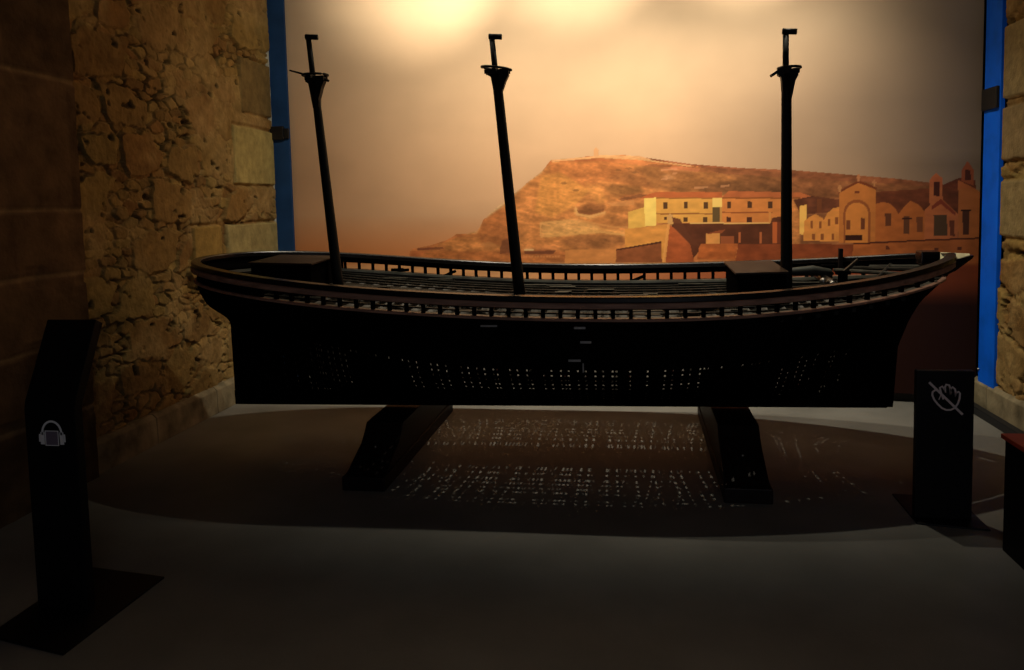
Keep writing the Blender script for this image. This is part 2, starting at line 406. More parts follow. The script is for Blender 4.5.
for k in range(14): R_((224, 140, 84), 520+k*2.9, 255+(k % 3)*.5, 522+k*2.9, 257.4, a=.45)
P_((150, 78, 44), [(457, 235.5), (477, 234), (484, 236), (470, 238), (458, 237.5)], a=.35); P_((206, 128, 74), [(480, 244), (490, 241), (498, 246), (486, 247)], a=.4)
# fort
P_((232, 164, 74), [(628, 212), (645, 207), (646, 228), (628, 230)], .12, 28)
P_((194, 92, 48), [(640, 198), (648, 194.5), (656, 192), (722, 192), (722, 197.5), (656, 198.5)], .12, 29)
P_((250, 196, 98), [(644, 198.5), (656, 197.5), (656, 226), (645, 226)], .08, 30)
P_((226, 148, 66), [(656, 198), (712, 198), (712, 222.5), (656, 222.5)], .10, 31)
P_((246, 190, 100), [(712, 198), (722, 198), (722, 207), (712, 207)])
R_((104, 74, 44), 712.5, 207, 719.5, 222); R_((206, 130, 62), 719.5, 207, 722, 222)
P_((188, 92, 50), [(722, 197.5), (728, 191), (800, 192.5), (812, 197), (812, 199), (722, 198)], .1, 32)
P_((214, 118, 56), [(722, 198), (790, 199), (790, 222.5), (722, 222.5)], .10, 33)
R_((150, 78, 38), 722, 197.2, 800, 198.8); R_((168, 96, 44), 656, 197.4, 712, 198.8)
R_((160, 92, 44), 656, 213, 712, 214.4); R_((156, 78, 38), 722, 211.8, 772, 213.2)
for x in (663.5, 683.7, 703.7): R_((92, 56, 32), x, 202, x+4, 208.5)
for x in (727, 747.5, 768): R_((84, 48, 30), x, 201.5, x+4, 208)
for x in (683.5, 703): R_((92, 56, 32), x, 217, x+4, 222)
for x in (726, 746.5): R_((84, 40, 28), x, 217, x+5, 222)
R_((92, 56, 32), 664, 217, 667, 219.5)
P_((96, 46, 28), [(672, 223), (770, 223.5), (772, 218), (782, 216), (782, 245), (700, 250), (690, 262), (672, 240)], .2, 34)
R_((228, 160, 92), 690, 222.3, 770, 223.8); P_((216, 130, 64), [(768.5, 212), (770.5, 212), (770.5, 223), (768.5, 223)])
P_((226, 138, 62), [(625, 229), (668, 224), (669, 228), (664, 262), (625, 262)], .14, 35)
P_((178, 80, 40), [(669, 225), (679, 231), (690, 244), (694, 262), (664, 262)], .2, 36)
P_((238, 150, 76), [(667, 224), (670, 224), (665.5, 262), (662, 262)], a=.8)
P_((214, 146, 84), [(667, 216), (670, 213), (673.5, 216), (673, 224), (668, 224)])
P_((106, 52, 32), [(672, 217), (680, 219), (688, 233), (700, 246), (690, 244), (674, 228)], a=.9)
R_((226, 138, 70), 706, 233.5, 719.5, 243.5, tex=.1); P_((150, 70, 38), [(716, 231), (725, 229.5), (722, 233), (706, 234)])
R_((158, 76, 42), 720.5, 236, 734, 243.5)
for x in (738.5, 759): R_((188, 92, 50), x, 232, x+2.2, 243)
R_((198, 90, 44), 772, 222, 776.5, 243); R_((120, 52, 30), 777, 222, 782, 243)
P_((184, 88, 40), [(699, 247), (701, 243.5), (738, 243.5), (735, 259), (697, 259)], .25, 37)
P_((142, 62, 32), [(738, 244), (800, 244), (855, 244), (855, 262), (735, 262)], .2, 38)
P_((212, 124, 64), [(565, 250), (616, 249), (616, 264), (565, 264)], .14, 39)
P_((150, 76, 42), [(616, 249), (661, 241.5), (662, 262), (616, 262)], .22, 40)
P_((86, 44, 28), [(616, 249.2), (661, 241.2), (661, 243), (616, 250.6)])
# town and church on the right
P_((112, 56, 36), [(793, 200), (812, 196), (842, 200), (842, 212), (800, 214)], .3, 41)
P_((120, 56, 34), [(875, 192), (935, 188), (958, 178), (975, 180), (975, 215), (875, 215)], .25, 42)
P_((255, 176, 84), [(799.5, 206), (806.5, 204.5), (806.5, 236), (799.5, 234)], .08, 43)
P_((230, 134, 60), [(803, 241), (804, 221), (809, 217), (815, 214), (822, 218), (823.5, 220), (827, 213), (833, 208), (840, 207), (840, 241)], .10, 44)
R_((120, 60, 34), 816.5, 199, 821, 212)
P_((206, 112, 50), [(838.5, 243), (838.5, 191), (848, 186), (858, 181.5), (867, 184.5), (875, 189), (875, 243)], .08, 45)
P_((128, 58, 32), [(837.5, 191.5), (848, 185.5), (858, 180.5), (867, 183.5), (876.5, 188), (876, 190), (866, 185.8), (858, 183), (848, 188), (838.5, 193.5)])
for x, y in ((858, 174.5), (839.5, 185), (874, 179.5)):
    R_((196, 120, 72), x-1, y, x+1, y+7); R_((196, 120, 72), x-2.2, y+2, x+2.2, y+3.8)
arch = lambda cx, r, top, bot: [(cx-r, bot)]+[(cx-r*math.cos(a), top+r-r*math.sin(a)) for a in np.linspace(0, math.pi, 12)]+[(cx+r, bot)]
P_((160, 80, 40), arch(856.5, 13.5, 199.5, 243)); P_((222, 124, 54), arch(856.5, 11.3, 202.5, 243), .06, 46)
R_((130, 64, 36), 845.5, 220, 849.5, 229.5); R_((120, 58, 34), 860, 218, 864.5, 229.5); R_((60, 26, 18), 845, 235, 862, 240.5)
R_((130, 60, 34), 854, 191, 859, 193.4)
for x, y in ((810, 221), (818.5, 221), (827.5, 219), (835, 217)): R_((150, 78, 40), x, y, x+2.6, y+7)
for x, y in ((812, 234), (820.5, 234), (831, 233.5)): R_((150, 78, 40), x, y, x+3, y+6)
P_((196, 98, 44), [(875, 241), (875, 204), (882, 202), (889, 203.5), (895, 209), (898, 214), (905, 205), (910, 201), (917, 204), (925, 212), (925, 241)], .1, 47)
R_((112, 56, 34), 884.5, 213, 890.5, 226); R_((110, 60, 38), 903, 216, 909, 234); R_((130, 66, 38), 916, 217, 922, 232)
R_((70, 30, 22), 901.5, 217.5, 911.5, 219.5)
P_((206, 104, 58), [(929, 205), (929, 180), (935, 173), (941.5, 178), (942, 200), (957, 214), (957, 241), (924, 241), (924, 210)], .1, 48)
R_((84, 36, 26), 933, 182, 939, 196); P_((150, 58, 36), [(931, 206), (940, 199), (955, 213), (955, 216), (940, 204), (931, 210)])
R_((92, 62, 42), 933, 215, 946.5, 236); R_((120, 56, 36), 949, 220, 954, 236)
P_((206, 106, 52), [(957.5, 241), (957.5, 180), (975, 189), (980, 192), (980, 241)], .08, 49)
R_((90, 46, 32), 962, 211, 968.5, 235); R_((60, 28, 22), 960.5, 209.5, 970.5, 211.5)
P_((176, 84, 48), [(961, 181), (961, 170), (967, 161), (973, 170), (973, 186)]); R_((90, 42, 30), 964.5, 170, 970, 180)
P_((190, 94, 44), [(853, 244.5), (925, 240.5), (980, 238.5), (980, 266), (851, 266)], .15, 50)
P_((92, 40, 24), [(853, 243), (925, 239.4), (980, 237.2), (980, 238.8), (925, 241), (853, 244.6)])
for x, y in ((885, 246), (934, 248), (957, 247)): R_((110, 50, 30), x, y, x+4, y+3.2)
# the water of the harbour: pale beside the sunlit slope, dark brown further down and to the right
wt = np.clip((v-262)/4, 0, 1)
water = lerp3((222, 156, 100), (150, 64, 32), np.clip((u-520)/260, 0, 1))
water = water*(1+.25*(fbm(u/30, v/2.5, 61)-.47))[..., None]
img = img*(1-wt[..., None]) + water*wt[..., None]
dk = np.clip((v-283)/22, 0, 1); img = lerp3(img, (48, 20, 14), dk)
img = np.clip(img, 2, 255)
img[..., 1] *= np.where(hm[..., 0], 1.05, 1.0)
img *= (1-.18*np.clip((u-860)/110, 0, 1)*np.clip((v-150)/15, 0, 1))[..., None]  # right end darkened, weaker lamp light there put into the print colour
gm = img.mean(-1, keepdims=True); img = gm+(img-gm)*.90
BASE = lin(img)
mur = thing('mural', 'wall wide sepia harbour mural with hill, fort and church behind the ship', 'mural', (0, 6.4, 0))
off = np.array([0, 6.4, 0])
grid_mesh('print', PM - off + np.array([0, -.012, 0]), BASE, M_mural, mur)
bm = bmesh.new()
prism(bm, [(mx0, wall_y(mx0)-6.4-.0115), (mx1, wall_y(mx1)-6.4-.0115), (mx1, wall_y(mx1)-6.4+.025), (mx0, wall_y(mx0)-6.4+.025)], 'z', .07, 3.86)
obj('backing_board', bm, M_edge, mur)

# ------------------------------------------------------------------ the ship
YC = 4.85
ship = thing('ship_model', 'large black wooden model of a three masted ship hull on two cradles', 'ship model', (0, YC, 0))
ship.rotation_euler.x = math.radians(2.0)
ZCX = [-2.95, -2.5, -2.06, -1.5, -.8, 0, .6, 1.07, 1.45, 1.65, 1.85]
ZCZ = [1.252, 1.238, 1.190, 1.150, 1.100, 1.086, 1.095, 1.124, 1.160, 1.190, 1.222]
from bisect import bisect
_fit = np.polyfit(ZCX, ZCZ, 5)
def zc(x): return float(np.polyval(_fit, x))
def zk(x): return .304 + .009*(x+2.6)
def Xs(z): return float(np.interp(z, [.3, .82, .88, .93, .98, 1.07, 1.25], [-2.575, -2.575, -2.59, -2.62, -2.665, -2.715, -2.725]))
def Xb(z): return float(np.interp(z, [.3, .68, .83, .94, 1.07, 1.12, 1.25], [1.455, 1.475, 1.53, 1.59, 1.72, 1.75, 1.785]))
def sst(a, b, x): t = min(1, max(0, (x-a)/(b-a))); return t*t*(3-2*t)
def plan_top(u):
    s = u*4.52
    a = min(1, s/1.45); st = (1-(1-a)**2.6)**.5
    f = (1-u)*4.52; a2 = min(1, f/1.65); bo = (1-(1-a2)**2.0)**.62
    return .74*st*bo
def plan_low(u):
    s = u*4.1; f = (1-u)*4.1
    return .74*(sst(0, 1.9, s)**.9)*(sst(0, 1.5, f)**.8)
def pt(u, z, ztop, side):
    x = Xs(z) + (Xb(z)-Xs(z))*u
    k = zk(x); t = min(1, max(0, (z-k-.02)/(ztop-k-.02)))
    sec = math.sin(math.pi/2*t**.62) if t > 0 else 0
    fs = sst(.68, 1.0, z) if u < .5 else sst(.35, 1.0, z)
    w = plan_low(u)*(1-fs) + plan_top(u)*fs
    return (x, side*max(.012, w*sec), z)
def top_pt(u, dz, side):
    x = -2.72 + 4.47*u
    for _ in range(4):
        z = zc(x)+dz; x = Xs(z)+(Xb(z)-Xs(z))*u
    return (x, side*plan_top(u), z)
def us(n):  # clustered towards both ends
    return [0.5-0.5*math.cos(math.pi*(i/n)) if False else (i/n) for i in range(n+1)]
def rail_path(dz, n=130, umax=1.0):
    uu = [umax*(1-(i/n)) for i in range(n)]
    uu = [a for a in uu if a > .03] + [.03*(1-k/10)**2 for k in range(1, 11)]
    near = [top_pt(a, dz, -1) for a in uu]; far = [top_pt(a, dz, 1) for a in uu[:-1]][::-1]
    P = near+far; out = []
    for i, p in enumerate(P):
        a = P[max(i-1, 0)]; b = P[min(i+1, len(P)-1)]
        dx, dy = b[0]-a[0], b[1]-a[1]; L = math.hypot(dx, dy) or 1
        out.append((p[0], p[1], p[2], dy/L*1.0, -dx/L*1.0))
    # make the normals point outwards (away from the centreline)
    q = out[len(uu)//2]
    if q[4]*q[1] < 0: out = [(x, y, z, -nx, -ny) for x, y, z, nx, ny in out]
    return out

# hull planking with rows of small fastening holes along the bottom
NU = 400; VS = [i/48*.64 for i in range(48)] + [.64+.36*i/12 for i in range(13)]
def hull_side(side):
    verts = []
    for i in range(NU+1):
        u = i/NU; u = u if 0 < u < 1 else u
        p = top_pt(u, -.13, side); zt = p[2]; kz = zk(p[0])
        for v in VS:
            z = kz + (zt-kz)*v
            verts.append(pt(u, z, zt, side))
    return verts
W = len(VS)
hv = hull_side(-1) + hull_side(1); hf = []
r2 = random.Random(3)
drop = {}
for s in (0, 1):
    base = s*(NU+1)*W
    for i in range(NU):
        ph = i % 9
        colkeep = (ph == 0) or (ph == 4 and r2.random() < .45) or (ph == 2 and r2.random() < .3)
        if 30 < i < 372 and colkeep: holecol = True
        else: holecol = False
        for j in range(W-1):
            if holecol and 4 <= j < 44 and (j % 4) in (0, 1):
                key = (s, i, j//4)
                if key not in drop: drop[key] = r2.random() < .95
                xm = -2.55+4.05*i/NU
                if j < 40 and (abs(xm+1.46) < .19 or abs(xm-.568) < .20): pass
                elif drop[key]: continue
            a = base+i*W+j; b = a+W
            f = (a, b, b+1, a+1)
            hf.append(f if s == 0 else f[::-1])
hull = pyobj('hull', hv, hf, [M_black, M_inner], ship, True)
sm = hull.modifiers.new('thick', 'SOLIDIFY'); sm.thickness = .006; sm.offset = -1; sm.material_offset = 1; sm.material_offset_rim = 0

bm = bmesh.new()
prism(bm, [(-2.575, .276), (1.44, .316), (1.48, .345), (1.48, .37), (-2.575, .37)], 'y', -.032, .032)
obj('keel', bm, M_black, ship, bevel=.004)
bm = bmesh.new(); prism(bm, [(-2.575, .30), (-2.53, .30), (-2.53, .90), (-2.585, .90), (-2.575, .80)], 'y', -.026, .026)
obj('sternpost', bm, M_black, ship, bevel=.004)
bm = bmesh.new()
st = [(z, Xb(z)) for z in np.linspace(.32, 1.14, 24)]
prism(bm, [(x+.022, z) for z, x in st] + [(x-.03, z) for z, x in st[::-1]], 'y', -.024, .024)
obj('stem', bm, M_black, ship)
bm = bmesh.new()
prism(bm, [(1.62, 1.05), (1.74, 1.085), (1.79, 1.110), (1.875, 1.178), (1.885, 1.196), (1.87, 1.196), (1.60, 1.125)], 'y', -.028, .028)
bs = obj('bowsprit', bm, M_gloss, ship, bevel=.004)
bw = [(1.690, .05, 1.212), (1.872, .012, 1.204), (1.872, .0, 1.198), (1.725, -.05, 1.146), (1.690, -.05, 1.150)]
bm = bmesh.new(); A = [bm.verts.new(p) for p in bw]; B = [bm.verts.new((p[0], p[1], p[2]-.012)) for p in bw]
bm.faces.new(A); bm.faces.new(B[::-1])
for k in range(5): bm.faces.new((A[k], B[k], B[(k+1) % 5], A[(k+1) % 5]))
obj('bare_wood_top', bm, M_cream, bs)['label'] = 'pale bare wood plate on the bowsprit'

# rails
bm = bmesh.new(); sweep(bm, rail_path(0), [(.020, 0), (.024, -.006), (.024, -.026), (.018, -.030), (-.030, -.030), (-.034, -.026), (-.034, -.006), (-.029, 0)])
obj('cap_rail', bm, M_gloss, ship)
bm = bmesh.new(); sweep(bm, rail_path(-.031), [(.026, 0), (.030, -.004), (.030, -.026), (.026, -.030), (.001, -.030), (.001, 0)])
obj('upper_strake', bm, M_brown, ship)['label'] = 'brown wooden strake under the cap rail'
bm = bmesh.new(); sweep(bm, rail_path(-.113), [(.014, 0), (.019, -.003), (.019, -.013), (.014, -.016), (-.004, -.016), (-.004, 0)])
obj('lower_strake', bm, M_brown, ship)['label'] = 'thin brown strake along the deck edge'
bm = bmesh.new(); sweep(bm, rail_path(-.118, umax=.985), [(-.002, .004), (-.035, .004), (-.038, -.012), (-.002, -.016)])
obj('waterway', bm, M_wway, ship)
bm = bmesh.new(); sweep(bm, rail_path(-.062), [(.000, .033), (.000, -.006), (-.016, -.006), (-.016, .033)])
obj('under_rail', bm, M_black, ship)

# stanchions: one mesh per post
first = {}
for side in (-1, 1):
    for i in range(45):
        x = -2.51 + i*.0955
        u = (x+2.72)/(1.78+2.72)
        lo = Vector(top_pt(u, -.132, side)); hi = Vector(top_pt(u, -.060, side))
        e = Vector(top_pt(u+.004, -.1, side)) - Vector(top_pt(u-.004, -.1, side)); a = math.atan2(e.y, e.x)
        me = first.get('m')
        if me is None:
            bm = bmesh.new(); box(bm, -.010, .010, -.010, .010, -.002, .074)
            o = obj('stanchion', bm, M_black, ship, bevel=.0015); first['m'] = o.data
        else:
            o = bpy.data.objects.new('stanchion', me); C.objects.link(o); o.parent = ship
        d = hi-lo
        o.location = lo + Vector((0, -side*.008, 0)); o.rotation_euler.z = a
# closed bulwark round the stern
uu = [(-2.05+2.72)/4.5*(1-k/30)**1.5 for k in range(31)]
pth = [top_pt(a, -.14, -1) for a in uu]+[top_pt(a, -.14, 1) for a in uu[:-1]][::-1]
pv = []; pf = []
for (x, y, z) in pth:
    for dz in (0, .085):
        for o_ in (1, .985): pv.append((-2.0+(x+2.0)*o_, y*o_, z+dz))
for i in range(len(pth)-1):
    a = i*4; b = a+4
    for q in ((0, 2), (2, 3), (3, 1), (1, 0)): pf.append((a+q[0], a+q[1], b+q[1], b+q[0]))
pyobj('stern_bulwark', pv, pf, M_black, ship, True)
# slanting braces in some of the rail openings
for side, x in ((1, -1.27), (1, .115), (1, 1.25), (1, -1.66), (1, -1.62)):
    u = (x+2.72)/(1.78+2.72); p = top_pt(u, -.10, side)
    bm = bmesh.new(); box(bm, -.045, .045, -.006, .006, -.010, .010, Matrix.Rotation(math.radians(-22 if x > -1.5 else -2), 4, 'Y'))
    o = obj('rail_chock', bm, M_black, ship); o.location = (p[0], p[1]-.012*side, p[2])

# open deck: beams with narrow stringers, gaps between them
def deck_half(x):
    u = (x+2.72)/(1.74+2.72); return plan_top(max(.0, min(1, u)))-.03
x = -2.60
while x < 1.50:
    hw = deck_half(x)
    if hw > .05:
        z = zc(x)-.150; n = 6; bm = bmesh.new()
        for k in range(n):   # cambered beam
            y0, y1 = -hw+2*hw*k/n, -hw+2*hw*(k+1)/n
            cz = lambda y: z+.012*(1-(y/.74)**2)
            vs = [bm.verts.new((xx, yy, cz(yy)+dz)) for xx in (x-.010, x+.010) for yy in (y0, y1) for dz in (-.02, 0)]
            for f in ((0, 1, 3, 2), (4, 6, 7, 5), (0, 4, 5, 1), (2, 3, 7, 6), (0, 2, 6, 4), (1, 5, 7, 3)): bm.faces.new([vs[q] for q in f])
        bmesh.ops.remove_doubles(bm, verts=bm.verts, dist=.0001)
        obj('deck_beam', bm, M_deck, ship)
    x += .0955
bm = bmesh.new()
for yk in (-.60, -.48, -.36, -.24, -.12, .12, .24, .36, .48, .60):
    run = []
    for x in np.arange(-2.72, 1.6, .06):
        if abs(yk) < deck_half(x)-.01: run.append((x, yk, zc(x)-.146+.012*(1-(yk/.74)**2)+.0, 0, 1))
    if len(run) > 2: sweep(bm, run, [(.012, 0), (.012, .008), (-.012, .008), (-.012, 0)])
obj('deck_stringers', bm, M_deck, ship)
for _ in range(44):   # loose short planks in a lighter colour, standing in for lit deck patches
    x = random.uniform(-2.1, 1.3); y = random.uniform(-.62, .62)
    if abs(y) > deck_half(x)-.1: continue
    w = random.choice((.0955, .19)); bm = bmesh.new(); box(bm, x, x+w*.9, y-.02, y+.02, zc(x)-.136+.012*(1-(y/.74)**2), zc(x)-.131+.012*(1-(y/.74)**2))
    obj('deck_plank', bm, M_deckl, ship)
bm = bmesh.new()   # solid centre plank that the masts step through
sweep(bm, [(x, 0, zc(x)-.136, 0, 1) for x in np.arange(-2.6, 1.5, .08)], [(.09, 0), (.09, .012), (-.09, .012), (-.09, 0)])
obj('centre_plank', bm, M_deck, ship)
bm = bmesh.new()   # keelson and lower inner stringers
for yk, dz in ((0, .02),):
    sweep(bm, [(x, yk*min(1, deck_half(x)/.68), zk(x)+.03+dz, 0, 1) for x in np.arange(-1.9, 1.1, .1)], [(.012, 0), (.012, .02), (-.012, .02), (-.012, 0)])
obj('keelson', bm, M_deck, ship)

# deck houses
def cabin(name, label, x0, x1, y0, y1, z0, z1, slope):
    bm = bmesh.new(); prism(bm, [(x0, z0), (x1, z0), (x1, z1+slope*(x1-x0)), (x0, z1)], 'y', y0, y1)
    b = obj(name, bm, M_black, ship, bevel=.003); b['label'] = label
    bm = bmesh.new(); o = .012
    prism(bm, [(x0-o, z1+.0), (x1+o, z1+slope*(x1-x0)), (x1+o, z1+slope*(x1-x0)+.012), (x0-o, z1+.012)], 'y', y0-o, y1+o)
    obj('roof', bm, M_roof, b, bevel=.003)
    zz = (z0+z1)/2+.02
    for k in range(3):
        bm = bmesh.new(); xx = x0+(x1-x0)*(k+.5)/3; box(bm, xx-.02, xx+.02, y0-.004, y0, zz-.015, zz+.02)
        obj('shutter', bm, M_black, b)
cabin('stern_cabin', 'long black deck cabin with brown roof at the stern', -2.285, -1.905, -.27, .16, .98, 1.222, -.03)
cabin('deck_house', 'short black deck house before the foremost mast', .575, .838, -.25, .28, .95, 1.128, .02)

# masts
def mast(xb, zb, xt, zh, zt, rb, rh, kind, bend=0):
    """base, hounds, top"""
    f = lambda z: xb + (xt-xb)*(z-zb)/(zt-zb)
    bm = bmesh.new()
    zz = np.linspace(zb, zh, 12); tube(bm, [(f(z), 0, z) for z in zz], [rb+(rh-rb)*(z-zb)/(zh-zb) for z in zz], 16)
    m = obj('mast', bm, M_mast, ship, True)
    bm = bmesh.new(); tube(bm, [(f(zh-.12)-.004, 0, zh-.12), (f(zt)-.004, 0, zt)], [.0185, .0165], 12)
    tube(bm, [(f(zt)-.022, 0, zt+.012), (f(zt)+.055, 0, zt+.006)], .0165, 12)
    obj('topmast', bm, M_mast, m, True)
    bm = bmesh.new(); cx = f(zh)
    if kind == 0:      # broad top
        A = (-.065, .085)
    elif kind == 1: A = (-.085, .09)
    else: A = (-.045, .075)
    # ring
    n = 28; c0 = (A[0]+A[1])/2; ra = (A[1]-A[0])/2
    ring = [(cx+c0+ra*math.cos(2*math.pi*k/n), .085*math.sin(2*math.pi*k/n), zh+.02+(-.012*math.cos(2*math.pi*k/n) if kind == 1 else 0)) for k in range(n+1)]
    tube(bm, ring, .0075, 8, False)
    for yy in (-.03, .03): box(bm, cx+A[0]+.02, cx+A[1]-.01, yy-.008, yy+.008, zh-.012, zh+.012)
    box(bm, cx-.012, cx+.012, -.085, .085, zh-.002, zh+.018)
    # cheeks that taper down the mast
    prism(bm, [(cx-.048, zh+.006), (cx+A[1]-.014, zh+.006), (cx+A[1]-.014, zh-.024), (cx+A[1]-.03, zh-.055), (cx+.032, zh-.125), (f(zh-.18)+.018, zh-.18), (f(zh-.18)-.02, zh-.18), (cx-.03, zh-.03), (cx-.048, zh-.02)], 'y', -.022, .022)
    if kind == 0: tube(bm, [(cx-.15, -.01, zh+.055), (cx+.10, -.01, zh-.02)], [.005, .008], 8)
    if kind == 2: box(bm, -.075, 0, -.03, .03, -.008, .008, Matrix.Translation((cx-.02, 0, zh+.02)) @ Matrix.Rotation(math.radians(-32), 4, 'Y'))
    obj('crosstree', bm, M_mast, m)
    return m
# (the whole ship lists two degrees, so the feet are given in the ship's own frame)
mast(-1.836, .98, -1.945, 2.337, 2.577, .034, .024, 0)
mast(-.682, .95, -.806, 2.325, 2.520, .036, .0285, 1)
mast(.884, .95, .869, 2.250, 2.462, .034, .0275, 2)

# windlass with bitts, balls and a lashed spar forward of the foremost mast
bm = bmesh.new(); tube(bm, [(1.10, y, 1.06) for y in (-.20, -.1, 0, .1, .2)], [.02, .026, .03, .026, .02], 14)
wl = obj('windlass', bm, M_gloss, ship, True)
for yy, hh in ((-.17, 1.135), (.17, 1.13)):
    bm = bmesh.new(); box(bm, 1.13, 1.175, yy-.02, yy+.02, .95, hh); box(bm, 1.115, 1.19, yy-.024, yy+.024, hh-.02, hh)
    obj('bitt', bm, M_black, wl, bevel=.003)
bm = bmesh.new(); tube(bm, [(1.15, -.17, 1.12), (1.26, -.05, 1.18)], .011, 8); obj('lever', bm, M_gloss, wl)
for xx, zz, rr in ((1.035, 1.085, .020), (1.085, 1.072, .017)):
    bm = bmesh.new(); bmesh.ops.create_uvsphere(bm, u_segments=16, v_segments=10, radius=rr); o = obj('knob', bm, M_ball, wl, True); o.location = (xx, -.23, zz)
bm = bmesh.new(); tube(bm, [(.90, .05, 1.100), (.93, .05, 1.104), (1.04, .04, 1.112), (1.13, .03, 1.100), (1.15, .03, 1.09)], [.012, .026, .030, .022, .008], 14)
obj('lashed_spar', bm, M_deckl, ship, True)
bm = bmesh.new(); box(bm, .90, 1.62, .30, .335, .985, 1.005, Matrix.Translation((0, 0, 0))); obj('fore_deck_plank', bm, M_deckl, ship)
for k, (xa, ya, xb_, yb_) in enumerate(((1.22, .30, 1.50, -.22), (1.32, .33, 1.58, -.10), (1.42, .28, 1.63, -.02), (1.28, -.30, 1.52, .22))):
    bm = bmesh.new(); z0 = zc(xa)-.055; z1 = zc(xb_)-.05
    tube(bm, [(xa, ya, z0), (xb_, yb_, z1)], .012, 8); obj('bow_brace', bm, M_deck if k % 2 else M_deckl, ship)
bm = bmesh.new(); prism(bm, [(1.42, -.24), (1.72, -.075), (1.72, .075), (1.42, .24), (1.50, 0)], 'z', 1.065, 1.08); obj('breast_hook', bm, M_deckl, ship)
bm = bmesh.new(); box(bm, 1.60, 1.70, -.05, .05, 1.15, 1.222); obj('knight_head', bm, M_gloss, ship, bevel=.006)
bm = bmesh.new(); box(bm, 1.275, 1.30, .42, .45, 1.07, 1.20, Matrix.Identity(4)); obj('cleat', bm, M_cradle, ship, bevel=.004)
# stern platform seen as pale slats left of the cabin
bm = bmesh.new()
for k in range(3): box(bm, -2.47+.055*k, -2.435+.055*k, -.30, .02, 1.105, 1.12)
obj('stern_slats', bm, M_deckl, ship)
bm = bmesh.new(); prism(bm, [(-2.80, -.10), (-2.72, -.25), (-2.6, -.36), (-2.32, -.47), (-2.32, .47), (-2.6, .36), (-2.72, .25), (-2.80, .10)], 'z', 1.075, 1.09); obj('poop_deck', bm, M_gloss, ship)

# small metal fittings on the side facing the visitor
def near_w(x, z):
    best = None
    u = (x+2.7)/(1.6+2.7); zt = zc(x)-.13
    return -pt(u, z, zt, -1)[1]
for x, z, w, h_ in ((-.745, .935, .088, .010), (-.272, .925, .060, .012), (-.243, .848, .058, .012), (-.305, .742, .066, .012), (-.262, .70, .008, .055)):
    y = -near_w(x, z)-.008
    bm = bmesh.new(); box(bm, -w/2, w/2, -.006, .004, -h_/2, h_/2); o = obj('fitting', bm, M_tag, ship, bevel=.0015); o.location = (x, y, z)

# ------------------------------------------------------------------ cradles
def cradle(xc, zt, label):
    t = thing('cradle', label, 'cradle', (xc, 4.9, 0), 'timber cradles under the ship')
    bm = bmesh.new(); box(bm, -.120, .120, -.83, .85, 0, .078); obj('floor_beam', bm, M_cradle, t, bevel=.006)
    bm = bmesh.new()
    prism(bm, [(-.79, .0785), (.79, .0785), (.50, zt-.05), (.42, zt+.0), (-.42, zt-.0), (-.47, zt-.05), (-.53, zt-.095)], 'x', -.112, .112)
    obj('chock', bm, M_cradle, t, bevel=.006)
    bm = bmesh.new(); bmesh.ops.create_uvsphere(bm, u_segments=12, v_segments=8, radius=.008); o = obj('screw', bm, M_ball, t, True); o.location = (-.0, -.605, .178)
    return t
cradle(-1.460, .270, 'dark timber cradle under the stern half of the ship, left of the two')
cradle(.568, .292, 'dark timber cradle under the bow half of the ship, right of the two')

# ------------------------------------------------------------------ stands
def stroke(bm, pts, w, closed=False):
    """flat ribbon in the xz plane with a little thickness"""
    P = [Vector((p[0], p[1])) for p in pts]
    if closed: P = P + [P[0]]
    L = []; Rr = []
    for i, p in enumerate(P):
        a = P[i-1] if i else (P[-2] if closed else P[0]); b = P[i+1] if i+1 < len(P) else (P[1] if closed else P[-1])
        d = (b-a).normalized(); n = Vector((-d.y, d.x))*w/2
        L.append(p+n); Rr.append(p-n)
    fv = [bm.verts.new((q.x, -.0012, q.y)) for q in L]; gv = [bm.verts.new((q.x, -.0012, q.y)) for q in Rr]
    fb = [bm.verts.new((q.x, 0, q.y)) for q in L]; gb = [bm.verts.new((q.x, 0, q.y)) for q in Rr]
    for i in range(len(P)-1):
        bm.faces.new((fv[i], fv[i+1], gv[i+1], gv[i])); bm.faces.new((fb[i], gb[i], gb[i+1], fb[i+1]))
        bm.faces.new((fv[i], fb[i], fb[i+1], fv[i+1])); bm.faces.new((gv[i], gv[i+1], gb[i+1], gb[i]))

def folded(bm, w, prof, th=.04):
    """panel whose side profile is prof [(y,z)...], folded backwards at the bend"""
    P = [Vector(p) for p in prof]; F_ = []; B_ = []
    for i, p in enumerate(P):
        a = P[max(i-1, 0)]; b = P[min(i+1, len(P)-1)]; d = (b-a).normalized(); n = Vector((d.y, -d.x))
        F_.append(p); B_.append(p + n*th)
    prism(bm, [tuple(p) for p in F_]+[tuple(p) for p in B_[::-1]], 'x', -w/2, w/2)

s = thing('audio_stand', 'black folded metal audio guide stand with headphone symbol by left wall', 'stand', (-2.205, 2.70, 0))
bm = bmesh.new()
prism(bm, [(-2.357+2.205, 2.50-2.70), (-1.988+2.205, 2.42-2.70), (-1.968+2.205, 3.005-2.70), (-2.364+2.205, 3.06-2.70)], 'z', 0, .008)
obj('base_plate', bm, M_stand, s, bevel=.002)
bm = bmesh.new(); folded(bm, .212, [(0, .008), (0, .80), (.006, .83), (.155, 1.125)], .045); po = obj('post', bm, M_stand, s, bevel=.003)
bm = bmesh.new(); c0 = (.006, .70)
stroke(bm, [(c0[0]-.040*math.cos(a), c0[1]+.012+.046*math.sin(a)) for a in np.linspace(-.15, math.pi+.15, 24)], .008)
for sg in (-1, 1):
    stroke(bm, [(c0[0]+sg*.040, c0[1]+.016), (c0[0]+sg*.041, c0[1]-.032)], .016)
    stroke(bm, [(c0[0]+sg*.051, c0[1]+.008), (c0[0]+sg*.052, c0[1]-.022)], .008)
